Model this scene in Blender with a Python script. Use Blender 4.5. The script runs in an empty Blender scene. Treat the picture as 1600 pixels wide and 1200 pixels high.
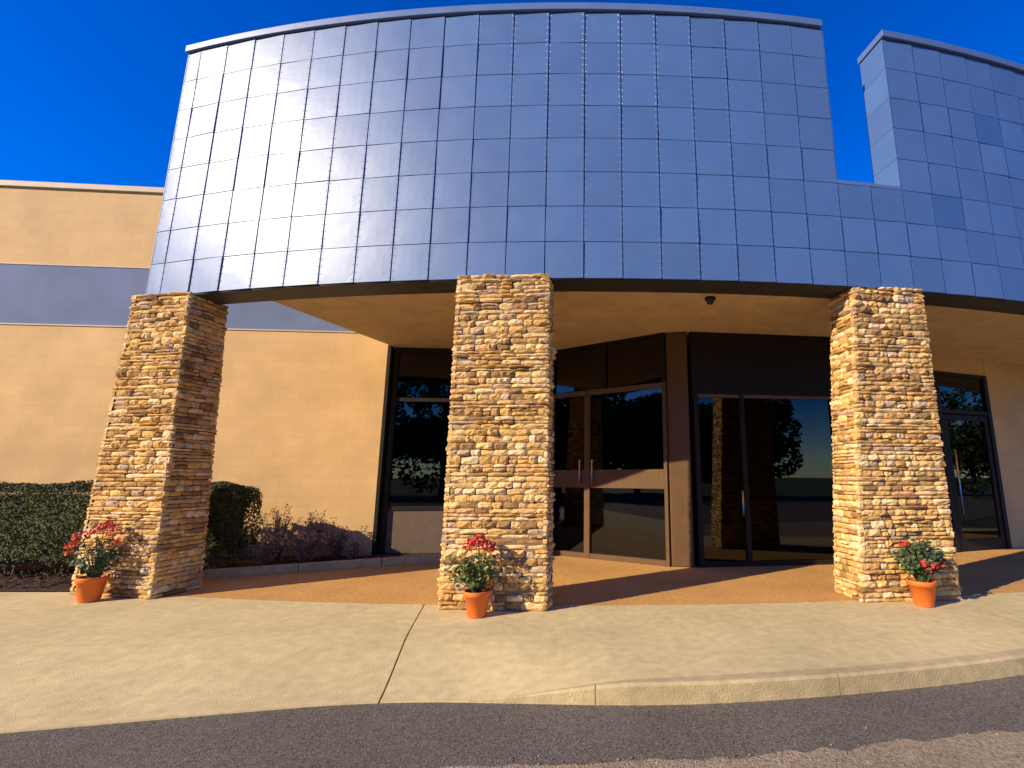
import bpy, bmesh, math, random
from mathutils import Vector, Matrix, noise
random.seed(7)
rad = math.radians
scene = bpy.context.scene
COL = scene.collection

# ------------------------------------------------------------------ camera
PITCH = math.atan(145/767)
cd = bpy.data.cameras.new('camera'); cam = bpy.data.objects.new('camera', cd); COL.objects.link(cam)
cam.location = (0, 0, 1.6); cam.rotation_euler = (math.pi/2 + PITCH, 0, 0)
cd.sensor_width = 36; cd.lens = 767*36/1600; cd.shift_x = -130/1600
cd.clip_start = 0.05; cd.clip_end = 3000
scene.camera = cam

# ------------------------------------------------------------------ sky and sun
SUN_B, SUN_E = -124.5, 26.0          # bearing (clockwise from +Y) and height of the sun, degrees
w = bpy.data.worlds.new('World'); scene.world = w; w.use_nodes = True
nt = w.node_tree; nt.nodes.clear()
sky = nt.nodes.new('ShaderNodeTexSky'); sky.sky_type = 'NISHITA'; sky.sun_disc = False
sky.sun_elevation = rad(SUN_E); sky.sun_rotation = rad(SUN_B % 360)
sky.air_density = 1.0; sky.dust_density = 0.1; sky.ozone_density = 4.0; sky.altitude = 800
hs = nt.nodes.new('ShaderNodeHueSaturation'); hs.inputs['Saturation'].default_value = 1.55; hs.inputs['Value'].default_value = 1.45; hs.inputs['Hue'].default_value = 0.525
bg = nt.nodes.new('ShaderNodeBackground'); bg.inputs['Strength'].default_value = 0.12
wo = nt.nodes.new('ShaderNodeOutputWorld')
nt.links.new(sky.outputs[0], hs.inputs['Color']); nt.links.new(hs.outputs[0], bg.inputs[0]); nt.links.new(bg.outputs[0], wo.inputs[0])
sd = bpy.data.lights.new('sun', 'SUN'); sd.energy = 5.0; sd.angle = rad(0.5); sd.color = (1.0, 0.82, 0.56)
sun = bpy.data.objects.new('sun', sd); COL.objects.link(sun)
sv = Vector((math.sin(rad(SUN_B))*math.cos(rad(SUN_E)), math.cos(rad(SUN_B))*math.cos(rad(SUN_E)), math.sin(rad(SUN_E))))
sun.rotation_euler = sv.to_track_quat('Z', 'Y').to_euler(); sun.location = sv*50
scene.view_settings.view_transform = 'Standard'; scene.view_settings.look = 'None'
scene.view_settings.exposure = 0.42; scene.view_settings.gamma = 1.0
scene.view_settings.use_curve_mapping = False
try:
    scene.cycles.max_bounces = 8; scene.cycles.transparent_max_bounces = 12
except Exception: pass

# ------------------------------------------------------------------ helpers
def link(o, parent=None):
    COL.objects.link(o)
    if parent: o.parent = parent
    return o
def tag(o, label=None, cat=None, group=None, kind=None):
    if label: o['label'] = label
    if cat: o['category'] = cat
    if group: o['group'] = group
    if kind: o['kind'] = kind
    return o
def thing(name, label, cat, loc=(0,0,0), rz=0, group=None):
    o = bpy.data.objects.new(name, None); link(o); o.location = loc; o.rotation_euler = (0,0,rz)
    o.empty_display_size = 0.2
    return tag(o, label, cat, group)
class MB:
    """collects vertices and faces for one mesh"""
    def __init__(s): s.v = []; s.f = []
    def add(s, vs, fs):
        b = len(s.v); s.v += [tuple(v) for v in vs]; s.f += [tuple(i+b for i in f) for f in fs]; return s
    def hexa(s, c):      # 8 corners: bottom 0-3 ccw, top 4-7
        return s.add(c, [(3,2,1,0),(4,5,6,7),(0,1,5,4),(1,2,6,5),(2,3,7,6),(3,0,4,7)])
    def box(s, x0,x1,y0,y1,z0,z1):
        return s.hexa([(x0,y0,z0),(x1,y0,z0),(x1,y1,z0),(x0,y1,z0),(x0,y0,z1),(x1,y0,z1),(x1,y1,z1),(x0,y1,z1)])
    def bar(s, p, q, t0, t1, z0, z1):
        """box along the plan segment p-q, spanning t0..t1 across it (t positive = to the left of p->q, i.e. away from viewer)"""
        d = Vector((q[0]-p[0], q[1]-p[1])).normalized(); n = Vector((-d.y, d.x))
        c = [(p[0]+n.x*t0, p[1]+n.y*t0), (q[0]+n.x*t0, q[1]+n.y*t0), (q[0]+n.x*t1, q[1]+n.y*t1), (p[0]+n.x*t1, p[1]+n.y*t1)]
        return s.hexa([(a,b,z0) for a,b in c]+[(a,b,z1) for a,b in c])
    def lathe(s, prof, n=24, c=(0,0,0)):
        b = len(s.v)
        for r, z in prof:
            for k in range(n):
                a = 2*math.pi*k/n; s.v.append((c[0]+r*math.cos(a), c[1]+r*math.sin(a), c[2]+z))
        for j in range(len(prof)-1):
            for k in range(n):
                s.f.append((b+j*n+k, b+j*n+(k+1)%n, b+(j+1)*n+(k+1)%n, b+(j+1)*n+k))
        return s
    def tube(s, pts, r, n=6):
        b = len(s.v); pts = [Vector(p) for p in pts]; rs = r if isinstance(r, (list,tuple)) else [r]*len(pts)
        for i, p in enumerate(pts):
            d = (pts[min(i+1,len(pts)-1)] - pts[max(i-1,0)]).normalized()
            u = d.cross(Vector((0.3,0.9,0.1))).normalized() if abs(d.z) > 0.6 else d.cross(Vector((0,0,1))).normalized()
            v = d.cross(u)
            for k in range(n):
                a = 2*math.pi*k/n; s.v.append(tuple(p + (u*math.cos(a)+v*math.sin(a))*rs[i]))
        for i in range(len(pts)-1):
            for k in range(n):
                s.f.append((b+i*n+k, b+i*n+(k+1)%n, b+(i+1)*n+(k+1)%n, b+(i+1)*n+k))
        s.f.append(tuple(b+k for k in range(n))); s.f.append(tuple(b+(len(pts)-1)*n+k for k in reversed(range(n))))
        return s
    def mesh(s, name, mat, smooth=False):
        m = bpy.data.meshes.new(name); m.from_pydata(s.v, [], s.f); m.update()
        if mat: m.materials.append(mat)
        if smooth: m.polygons.foreach_set('use_smooth', [True]*len(m.polygons))
        return m
    def build(s, name, mat, parent=None, smooth=False, bevel=0):
        o = bpy.data.objects.new(name, s.mesh(name, mat, smooth)); link(o, parent)
        if bevel:
            b = o.modifiers.new('bevel', 'BEVEL'); b.width = bevel; b.segments = 2; b.limit_method = 'ANGLE'
        return o

# ------------------------------------------------------------------ materials
def material(name, base, rough=0.8, metal=0.0, var=0.12, scale=6.0, bump=0.0, bscale=40.0, objvar=0.0, island=False, detail=6.0, second=None, stain=0.0, spec=0.5):
    m = bpy.data.materials.new(name); m.use_nodes = True; N = m.node_tree.nodes; L = m.node_tree.links
    p = N['Principled BSDF']; p.inputs['Roughness'].default_value = rough; p.inputs['Metallic'].default_value = metal
    p.inputs['Specular IOR Level'].default_value = spec
    tc = N.new('ShaderNodeTexCoord')
    geo = N.new('ShaderNodeNewGeometry')
    no = N.new('ShaderNodeTexNoise'); no.inputs['Scale'].default_value = scale; no.inputs['Detail'].default_value = detail
    L.new(geo.outputs['Position'], no.inputs['Vector'])
    mx = N.new('ShaderNodeMix'); mx.data_type = 'RGBA'
    b = Vector(base)
    s2 = Vector(second) if second else b*(1+var*2)
    mx.inputs['A'].default_value = (*(b*(1-var*2) if not second else b), 1); mx.inputs['B'].default_value = (*s2, 1)
    mr = N.new('ShaderNodeMapRange'); mr.inputs['From Min'].default_value = 0.3; mr.inputs['From Max'].default_value = 0.7
    L.new(no.outputs['Fac'], mr.inputs['Value']); L.new(mr.outputs[0], mx.inputs['Factor'])
    colr = mx.outputs['Result']
    if objvar or island:
        oi = N.new('ShaderNodeObjectInfo'); rnd = oi.outputs['Random']
        if island:
            ad = N.new('ShaderNodeMath'); ad.operation = 'ADD'; L.new(rnd, ad.inputs[0]); L.new(geo.outputs['Random Per Island'], ad.inputs[1])
            fr = N.new('ShaderNodeMath'); fr.operation = 'FRACT'; L.new(ad.outputs[0], fr.inputs[0]); rnd = fr.outputs[0]
        h = N.new('ShaderNodeHueSaturation'); mr2 = N.new('ShaderNodeMapRange')
        mr2.inputs['To Min'].default_value = 1-objvar; mr2.inputs['To Max'].default_value = 1+objvar
        L.new(rnd, mr2.inputs['Value']); L.new(mr2.outputs[0], h.inputs['Value']); L.new(colr, h.inputs['Color']); colr = h.outputs['Color']
    if stain:
        n3 = N.new('ShaderNodeTexNoise'); n3.inputs['Scale'].default_value = 0.7; n3.inputs['Detail'].default_value = 8; n3.inputs['Roughness'].default_value = 0.65
        L.new(geo.outputs['Position'], n3.inputs['Vector'])
        r3 = N.new('ShaderNodeMapRange'); r3.inputs['From Min'].default_value = 0.35; r3.inputs['From Max'].default_value = 0.7
        r3.inputs['To Min'].default_value = 1+stain*0.5; r3.inputs['To Max'].default_value = 1-stain
        L.new(n3.outputs['Fac'], r3.inputs['Value'])
        h3 = N.new('ShaderNodeHueSaturation'); L.new(r3.outputs[0], h3.inputs['Value']); L.new(colr, h3.inputs['Color']); colr = h3.outputs['Color']
    L.new(colr, p.inputs['Base Color'])
    if bump:
        n2 = N.new('ShaderNodeTexNoise'); n2.inputs['Scale'].default_value = bscale; n2.inputs['Detail'].default_value = 5
        L.new(geo.outputs['Position'], n2.inputs['Vector'])
        bp = N.new('ShaderNodeBump'); bp.inputs['Strength'].default_value = bump; bp.inputs['Distance'].default_value = 0.02
        L.new(n2.outputs['Fac'], bp.inputs['Height']); L.new(bp.outputs[0], p.inputs['Normal'])
    m['p'] = 1
    return m

# brushed metal facing
def metal_panel(name, base, rough):
    m = bpy.data.materials.new(name); m.use_nodes = True; N = m.node_tree.nodes; L = m.node_tree.links
    p = N['Principled BSDF']; p.inputs['Metallic'].default_value = 0.05; p.inputs['Specular IOR Level'].default_value = 0.6
    oi = N.new('ShaderNodeObjectInfo'); geo = N.new('ShaderNodeNewGeometry')
    h = N.new('ShaderNodeHueSaturation'); mr = N.new('ShaderNodeMapRange'); mr.inputs['To Min'].default_value = 0.93; mr.inputs['To Max'].default_value = 1.07
    L.new(oi.outputs['Random'], mr.inputs['Value']); L.new(mr.outputs[0], h.inputs['Value'])
    no = N.new('ShaderNodeTexNoise'); no.inputs['Scale'].default_value = 2.2; no.inputs['Detail'].default_value = 7
    L.new(geo.outputs['Position'], no.inputs['Vector'])
    mx = N.new('ShaderNodeMix'); mx.data_type = 'RGBA'; mx.inputs['A'].default_value = (*[c*0.9 for c in base],1); mx.inputs['B'].default_value = (*[c*1.1 for c in base],1)
    L.new(no.outputs['Fac'], mx.inputs['Factor']); L.new(mx.outputs['Result'], h.inputs['Color']); L.new(h.outputs[0], p.inputs['Base Color'])
    r = N.new('ShaderNodeMapRange'); r.inputs['To Min'].default_value = rough-0.05; r.inputs['To Max'].default_value = rough+0.07
    L.new(no.outputs['Fac'], r.inputs['Value']); L.new(r.outputs[0], p.inputs['Roughness'])
    n2 = N.new('ShaderNodeTexNoise'); n2.inputs['Scale'].default_value = 3.0; n2.inputs['Detail'].default_value = 2
    L.new(geo.outputs['Position'], n2.inputs['Vector'])
    bp = N.new('ShaderNodeBump'); bp.inputs['Strength'].default_value = 0.10; bp.inputs['Distance'].default_value = 0.03
    L.new(n2.outputs['Fac'], bp.inputs['Height']); L.new(bp.outputs[0], p.inputs['Normal'])
    return m
M = {}
M['panel'] = metal_panel('blue grey metal', (0.080,0.158,0.335), 0.43)
M['panel_dark'] = metal_panel('darker blue metal', (0.058,0.135,0.32), 0.42)
M['coping'] = metal_panel('coping metal', (0.11,0.17,0.32), 0.40)
M['joint'] = material('blue grey joint', (0.12,0.145,0.21), 0.8)
M['screw'] = material('pale screw metal', (0.30,0.35,0.47), 0.42, metal=0.7, var=0.05)
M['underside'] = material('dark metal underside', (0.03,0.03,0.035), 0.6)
M['rivet'] = metal_panel('rivet metal', (0.30,0.34,0.42), 0.45)
M['soffit'] = material('tan soffit plaster', (0.60,0.44,0.25), 0.9, var=0.06, scale=3, bump=0.15, bscale=60)
M['mortar'] = material('dark mortar', (0.20,0.14,0.085), 0.95, bump=0.4, bscale=60)
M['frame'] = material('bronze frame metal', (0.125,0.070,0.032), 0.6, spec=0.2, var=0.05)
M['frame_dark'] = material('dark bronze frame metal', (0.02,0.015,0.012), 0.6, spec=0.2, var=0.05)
M['spandrel'] = material('brown spandrel', (0.016,0.013,0.011), 0.6, spec=0.2, var=0.06)
M['lowpanel'] = material('tan low panel', (0.13,0.09,0.06), 0.7, var=0.06)
M['concrete'] = material('pale concrete', (0.64,0.52,0.255), 0.9, var=0.06, scale=9, bump=0.25, bscale=90, stain=0.18)
M['kerb'] = material('kerb concrete', (0.52,0.41,0.21), 0.9, var=0.08, scale=9, bump=0.35, bscale=70, stain=0.2)
M['tanfloor'] = material('tan entrance floor', (0.60,0.32,0.09), 0.85, var=0.10, scale=20, bump=0.25, bscale=120, stain=0.22)
M['asphalt'] = material('asphalt', (0.165,0.138,0.105), 0.9, var=0.3, scale=70, bump=0.9, bscale=120, stain=0.2, detail=3)
M['worn'] = material('worn gravelly asphalt', (0.22,0.17,0.105), 0.95, second=(0.50,0.385,0.24), scale=45, bump=1.0, bscale=80, stain=0.25, detail=4)
M['lawn'] = material('lawn soil', (0.06,0.09,0.025), 0.95, var=0.3, scale=2)
M['mulch'] = material('bark mulch', (0.05,0.022,0.012), 0.95, var=0.35, scale=60, bump=1.0, bscale=50)
M['pot'] = material('orange terracotta', (0.72,0.17,0.025), 0.6, var=0.05, scale=8)
M['soil'] = material('potting soil', (0.03,0.02,0.012), 0.95)
M['stem'] = material('green stem', (0.07,0.10,0.03), 0.7)
M['twig'] = material('grey brown twig', (0.16,0.12,0.08), 0.9)
M['petal'] = material('red petal', (0.62,0.045,0.03), 0.6, var=0.15, objvar=0.25, island=True)
M['petal_pink'] = material('coral pink petal', (0.75,0.10,0.05), 0.6, var=0.15, objvar=0.25, island=True)
M['leaf'] = material('geranium leaf', (0.085,0.125,0.02), 0.6, var=0.2, objvar=0.45, island=True)
M['leaf_dark'] = material('deep green leaf', (0.04,0.085,0.03), 0.6, var=0.2, objvar=0.45, island=True)
M['hedge'] = material('hedge leaf', (0.065,0.075,0.017), 0.7, var=0.2, objvar=0.5, island=True)
M['purple'] = material('purplish dry leaf', (0.20,0.13,0.10), 0.8, second=(0.36,0.25,0.17), scale=5, objvar=0.6, island=True)
M['bloom'] = material('pale dry bloom', (0.55,0.42,0.33), 0.8, objvar=0.35, island=True)
M['treeleaf'] = material('tree leaf', (0.05,0.085,0.02), 0.7, objvar=0.5, island=True)
M['bark'] = material('bark', (0.12,0.09,0.06), 0.95, bump=0.8, bscale=20)
M['interior'] = material('interior wall', (0.07,0.06,0.05), 0.9)
M['interior_floor'] = material('interior floor', (0.05,0.04,0.03), 0.7)
M['steel'] = material('brushed steel', (0.55,0.5,0.45), 0.3, metal=1.0, var=0.03)
M['black'] = material('black plastic', (0.02,0.02,0.02), 0.4)
M['roof'] = material('roof membrane', (0.25,0.24,0.22), 0.9)

# stone: several quarry colours
def stone_mat():
    m = bpy.data.materials.new('ledge stone'); m.use_nodes = True; N = m.node_tree.nodes; L = m.node_tree.links
    p = N['Principled BSDF']; p.inputs['Roughness'].default_value = 0.92; p.inputs['Specular IOR Level'].default_value = 0.2
    oi = N.new('ShaderNodeObjectInfo'); geo = N.new('ShaderNodeNewGeometry')
    ad = N.new('ShaderNodeMath'); ad.operation = 'ADD'; L.new(oi.outputs['Random'], ad.inputs[0]); L.new(geo.outputs['Random Per Island'], ad.inputs[1])
    fr = N.new('ShaderNodeMath'); fr.operation = 'FRACT'; L.new(ad.outputs[0], fr.inputs[0])
    cr = N.new('ShaderNodeValToRGB'); e = cr.color_ramp; e.interpolation = 'CONSTANT'
    cols = [(0.46,0.29,0.115),(0.60,0.42,0.20),(0.40,0.25,0.11),(0.58,0.38,0.155),(0.27,0.165,0.075),(0.66,0.50,0.29),(0.52,0.33,0.13),(0.45,0.33,0.21),(0.56,0.35,0.16),(0.62,0.45,0.21)]
    while len(e.elements) < len(cols): e.elements.new(0.5)
    for i, c in enumerate(cols): e.elements[i].position = i/len(cols); e.elements[i].color = (*c, 1)
    L.new(fr.outputs[0], cr.inputs[0])
    no = N.new('ShaderNodeTexNoise'); no.inputs['Scale'].default_value = 14; no.inputs['Detail'].default_value = 8; no.inputs['Roughness'].default_value = 0.65
    L.new(geo.outputs['Position'], no.inputs['Vector'])
    mr = N.new('ShaderNodeMapRange'); mr.inputs['From Min'].default_value = 0.3; mr.inputs['From Max'].default_value = 0.7; mr.inputs['To Min'].default_value = 0.8; mr.inputs['To Max'].default_value = 1.65
    L.new(no.outputs['Fac'], mr.inputs['Value'])
    h = N.new('ShaderNodeHueSaturation'); h.inputs['Saturation'].default_value = 1.06; L.new(mr.outputs[0], h.inputs['Value']); L.new(cr.outputs[0], h.inputs['Color']); L.new(h.outputs[0], p.inputs['Base Color'])
    bp = N.new('ShaderNodeBump'); bp.inputs['Strength'].default_value = 0.8; bp.inputs['Distance'].default_value = 0.015
    n2 = N.new('ShaderNodeTexNoise'); n2.inputs['Scale'].default_value = 45; n2.inputs['Detail'].default_value = 6; L.new(geo.outputs['Position'], n2.inputs['Vector'])
    L.new(n2.outputs['Fac'], bp.inputs['Height']); L.new(bp.outputs[0], p.inputs['Normal'])
    return m
M['stone'] = stone_mat()

# painted block wall: fine joints far too thin to tell apart in the photograph
def block_mat(name, base, amount):
    m = material(name, base, 0.85, var=0.04, scale=1.5, stain=0.08); N = m.node_tree.nodes; L = m.node_tree.links
    p = N['Principled BSDF']; geo = N.new('ShaderNodeNewGeometry'); sp = N.new('ShaderNodeSeparateXYZ'); cb = N.new('ShaderNodeCombineXYZ')
    L.new(geo.outputs['Position'], sp.inputs[0]); L.new(sp.outputs['X'], cb.inputs['X']); L.new(sp.outputs['Z'], cb.inputs['Y'])
    br = N.new('ShaderNodeTexBrick'); br.inputs['Scale'].default_value = 1; br.inputs['Brick Width'].default_value = 0.40; br.inputs['Row Height'].default_value = 0.20; br.inputs['Mortar Size'].default_value = 0.006; br.inputs['Mortar Smooth'].default_value = 0.6
    br.inputs['Color1'].default_value = (1,1,1,1); br.inputs['Color2'].default_value = (0.93,0.93,0.93,1); br.inputs['Mortar'].default_value = (0.80,0.80,0.80,1)
    L.new(cb.outputs[0], br.inputs['Vector'])
    old = p.inputs['Base Color'].links[0].from_socket
    mx = N.new('ShaderNodeMix'); mx.data_type = 'RGBA'; mx.blend_type = 'MULTIPLY'; mx.inputs['Factor'].default_value = amount
    L.new(old, mx.inputs['A']); L.new(br.outputs['Color'], mx.inputs['B']); L.new(mx.outputs['Result'], p.inputs['Base Color'])
    bp = N.new('ShaderNodeBump'); bp.invert = True; bp.inputs['Strength'].default_value = 0.2; bp.inputs['Distance'].default_value = 0.006
    ns = N.new('ShaderNodeTexNoise'); ns.inputs['Scale'].default_value = 60; L.new(geo.outputs['Position'], ns.inputs['Vector'])
    b2 = N.new('ShaderNodeBump'); b2.inputs['Strength'].default_value = 0.2; b2.inputs['Distance'].default_value = 0.01; L.new(ns.outputs['Fac'], b2.inputs['Height'])
    L.new(br.outputs['Fac'], bp.inputs['Height']); L.new(b2.outputs[0], bp.inputs['Normal']); L.new(bp.outputs[0], p.inputs['Normal'])
    return m
M['beige'] = block_mat('beige block wall', (0.72,0.465,0.20), 0.7)
M['band'] = block_mat('slate blue painted band', (0.15,0.20,0.315), 0.5)
M['cap'] = material('tan parapet cap', (0.55,0.42,0.28), 0.6, var=0.05)

def glass_mat(name, tint, ior):
    m = bpy.data.materials.new(name); m.use_nodes = True; N = m.node_tree.nodes; L = m.node_tree.links; N.clear()
    out = N.new('ShaderNodeOutputMaterial'); mix = N.new('ShaderNodeMixShader'); fr = N.new('ShaderNodeFresnel'); fr.inputs['IOR'].default_value = ior
    tr = N.new('ShaderNodeBsdfTransparent'); tr.inputs['Color'].default_value = (*tint,1); gl = N.new('ShaderNodeBsdfGlossy'); gl.inputs['Roughness'].default_value = 0.01
    geo = N.new('ShaderNodeNewGeometry'); no = N.new('ShaderNodeTexNoise'); no.inputs['Scale'].default_value = 0.9; L.new(geo.outputs['Position'], no.inputs['Vector'])
    bp = N.new('ShaderNodeBump'); bp.inputs['Strength'].default_value = 0.04; bp.inputs['Distance'].default_value = 0.02; L.new(no.outputs['Fac'], bp.inputs['Height']); L.new(bp.outputs[0], gl.inputs['Normal'])
    L.new(fr.outputs[0], mix.inputs[0]); L.new(tr.outputs[0], mix.inputs[1]); L.new(gl.outputs[0], mix.inputs[2]); L.new(mix.outputs[0], out.inputs[0])
    return m
M['glass'] = glass_mat('tinted glass', (0.10,0.09,0.08), 1.6)

# ------------------------------------------------------------------ plan geometry
AC, AR = (-0.4, 34.4), 28.0
def arc(deg, r=AR): a = rad(deg); return (AC[0]+r*math.sin(a), AC[1]-r*math.cos(a))
def arc_y(x, off=0.0): return AC[1]-math.sqrt((AR-off)**2-(x-AC[0])**2)
ROAD_Z = -0.15

# ------------------------------------------------------------------ ground, road, pavement
def lerp_pts(P, x):
    if x <= P[0][0]: a, b = P[0], P[1]
    elif x >= P[-1][0]: a, b = P[-2], P[-1]
    else:
        for a, b in zip(P, P[1:]):
            if a[0] <= x <= b[0]: break
    return a[1] + (b[1]-a[1])*(x-a[0])/(b[0]-a[0])
KERB = [(-14,2.35),(-8,3.1),(-4.13,3.79),(-3.0,4.04),(-1.73,4.29),(-0.66,4.26),(0.5,4.21),(1.66,4.34),(3.0,4.60),(3.9,4.84),(8,6.15),(14,8.6)]
def smooth_kerb(x):
    return sum(lerp_pts(KERB, x+d)*w_ for d, w_ in ((-0.5,.2),(-.25,.2),(0,.2),(.25,.2),(.5,.2)))
def drop(x):       # how far the pavement falls to the road at its edge (ramp on the left, full kerb on the right)
    t = max(0, min(1, (x+1.1)/1.5)); t = t*t*(3-2*t)
    return (1-t)*0.137
def walk_back(x):
    if x < -7.3: return 7.36
    return arc_y(x) + 0.22
g = MB(); R_ = 900
g.add([(-R_,-R_,-0.17),(R_,-R_,-0.17),(R_,R_,-0.17),(-R_,R_,-0.17)], [(0,1,2,3)])
tag(g.build('ground', M['lawn']), kind='structure')
g = MB(); xs = [-60+i*0.5 for i in range(241)]
for i, x in enumerate(xs):
    yb = smooth_kerb(max(-14, min(14, x))) + 0.02
    g.v += [(x, -11, ROAD_Z), (x, yb, ROAD_Z)]
for i in range(len(xs)-1): g.f.append((2*i, 2*i+2, 2*i+3, 2*i+1))
tag(g.build('road', M['asphalt']), kind='structure')
# worn strip along the near side of the road, ragged edge
WB = [(-6,2.9),(-3.6,3.25),(-0.67,3.42),(0.28,3.44),(0.74,3.5),(1.74,3.62),(3.0,3.82),(6,4.6),(12,6.6)]
g = MB(); n = 361
for i in range(n):
    x = -6+18*i/(n-1); y = lerp_pts(WB, x) - max(0, (-0.4-x))*0.12 + 0.10*noise.noise(Vector((x*1.7, 3, 0))) + 0.05*noise.noise(Vector((x*7, 9, 0)))
    g.v += [(x, 0.4, ROAD_Z+0.004), (x, y, ROAD_Z+0.004)]
for i in range(n-1): g.f.append((2*i, 2*i+2, 2*i+3, 2*i+1))
tag(g.build('worn_road_strip', M['worn']), kind='structure')
# loose stones on the worn strip
g = MB()
for i in range(1800):
    x = random.uniform(-1.5, 7); yb = lerp_pts(WB, x)
    y = yb - random.random()**1.3*1.3 + random.gauss(0, 0.05); s = random.uniform(0.004, 0.012)
    if random.random() < 0.12: y = random.uniform(yb, smooth_kerb(x)-0.05); s *= 0.7
    z = ROAD_Z+0.004; a = random.random()*6
    vs = [(x+s*math.cos(a+k*2.1), y+s*math.sin(a+k*2.1), z) for k in range(3)]+[(x, y, z+s*random.uniform(.6,1.1))]
    g.add(vs, [(0,1,3),(1,2,3),(2,0,3)])
tag(g.build('road_gravel', material('gravel chips', (0.20,0.16,0.11), 0.9, objvar=0.5, island=True)), label='small loose gravel chips scattered over the worn road strip', kind='stuff', cat='gravel')

pave = bpy.data.objects.new('sidewalk', None); link(pave); tag(pave, kind='structure')
def slab(xa, xb, gap0, gap1):
    """concrete slab between radial joints xa, xb (pairs: x at kerb, x at back)"""
    g = MB(); NX = max(6, int(abs(xb[0]-xa[0])/0.12)); NY = 14
    top = []
    for i in range(NX+1):
        t = i/NX; x0 = xa[0]+gap0+(xb[0]-gap1-xa[0]-gap0)*t; x1 = xa[1]+gap0+(xb[1]-gap1-xa[1]-gap0)*t
        yk, yb = smooth_kerb(x0)+0.15*(1 if x0 > 1.0 else max(0,(x0+1)/2)), walk_back(x1)
        dk = drop(x0); row = []
        for j in range(NY+1):
            u = j/NY; ramp = max(0, 1-u/0.55); ramp = ramp*ramp*(3-2*ramp)
            z = -dk*ramp + 0.003*noise.noise(Vector((x0+(x1-x0)*u, yk+(yb-yk)*u, 1)))
            row.append(len(g.v)); g.v.append((x0+(x1-x0)*u, yk+(yb-yk)*u, z))
        top.append(row)
    for i in range(NX):
        for j in range(NY): g.f.append((top[i][j], top[i+1][j], top[i+1][j+1], top[i][j+1]))
    def skirt(idx):
        b = len(g.v)
        for k in idx: g.v.append((g.v[k][0], g.v[k][1], -0.3))
        for k in range(len(idx)-1): g.f.append((idx[k], b+k, b+k+1, idx[k+1]))
    skirt([r[0] for r in top][::-1]); skirt([r[-1] for r in top]); skirt(top[0]); skirt(top[-1][::-1])
    g.build('slab', M['concrete'], pave, smooth=False)
js = [(-15,-14.2),(-7.2,-8.2),(-1.70,-2.18),(3.1,3.45),(8.2,9.4),(13.5,15)]
for a, b in zip(js, js[1:]):
    slab(a, b, 0.008 if a[0] == -1.70 else 0.0015, 0.008 if b[0] == -1.70 else 0.0015)
gj = MB()
for a in js[1:-1]:
    gj.hexa([(a[0]-.012, smooth_kerb(a[0])+.03, -.30),(a[0]+.012, smooth_kerb(a[0])+.03, -.30),(a[1]+.012, walk_back(a[1]), -.3),(a[1]-.012, walk_back(a[1]), -.3),
             (a[0]-.012, smooth_kerb(a[0])+.03, -.05-drop(a[0])),(a[0]+.012, smooth_kerb(a[0])+.03, -.05-drop(a[0])),(a[1]+.012, walk_back(a[1]), -.05),(a[1]-.012, walk_back(a[1]), -.05)])
tag(gj.build('joint_filler', M['mortar'], pave), kind='structure')

# kerb: stones along the right hand part, 1.6 m long each
kerb = bpy.data.objects.new('kerb', None); link(kerb); tag(kerb, kind='structure')
def kerb_piece(x0, x1):
    g = MB(); n = 16; rows = []
    for i in range(n+1):
        x = x0+(x1-x0)*i/n; y = smooth_kerb(x); top = -drop(x) + 0.004; wd = 0.15*(1 if x > 1.0 else max(0,(x+1)/2))
        wd = max(wd, 0.012)
        e = min(0.02, wd*0.3, (top-ROAD_Z)*0.5)
        prof = [(y-0.012, ROAD_Z-0.15), (y-0.012+0.01, top-e), (y+e, top), (y+wd-0.008, top-0.002), (y+wd-0.008, ROAD_Z-0.15)]
        rows.append([len(g.v)+k for k in range(5)]); g.v += [(x, a, b) for a, b in prof]
    for i in range(n):
        for k in range(4): g.f.append((rows[i][k], rows[i+1][k], rows[i+1][k+1], rows[i][k+1]))
    g.f.append(tuple(rows[0])); g.f.append(tuple(reversed(rows[-1])))
    g.build('kerb_stone', M['kerb'], kerb)
x = -1.0
for L_ in (1.0, 2.0, 2.2, 2.2, 2.2, 2.2): kerb_piece(x+0.003, x+L_-0.003); x += L_

# tan entrance floor
g = MB(); n = 60
for i in range(n+1):
    x = -7.6+20*i/n; g.v += [(x, walk_back(x)+0.004, 0.0), (x, 16, 0.0)]
for i in range(n): g.f.append((2*i, 2*i+2, 2*i+3, 2*i+1))
tag(g.build('entrance_floor', M['tanfloor']), kind='structure')

# planting bed with raised edging running from the left pillar to the glazing
BED = [(-6.9,7.75),(-6.25,8.25),(-3.9,9.42),(-2.75,9.92)]
g = MB(); g.add([(-16,7.365,0.012),(-7.35,7.365,0.012),(-6.9,7.87,0.03),(-6.25,8.37,0.04),(-3.9,9.54,0.05),(-2.75,10.04,0.05),(-2.75,10.6,0.05),(-16,10.6,0.05)], [(0,1,2,3,4,5,6,7)])
tag(g.build('mulch_bed', M['mulch']), kind='structure')
ed = bpy.data.objects.new('bed_edging', None); link(ed); tag(ed, 'low pale concrete edging between the mulch bed and the tan entrance floor', 'edging')
for a, b in zip(BED, BED[1:]):
    L_ = math.dist(a, b); k = max(1, round(L_/1.25))
    for i in range(k):
        p = (a[0]+(b[0]-a[0])*i/k, a[1]+(b[1]-a[1])*i/k); q = (a[0]+(b[0]-a[0])*((i+1)/k-0.004), a[1]+(b[1]-a[1])*((i+1)/k-0.004))
        MB().bar(p, q, 0, 0.13, -0.1, 0.13).build('edging_block', M['kerb'], ed, bevel=0.012)
g = MB()
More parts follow.
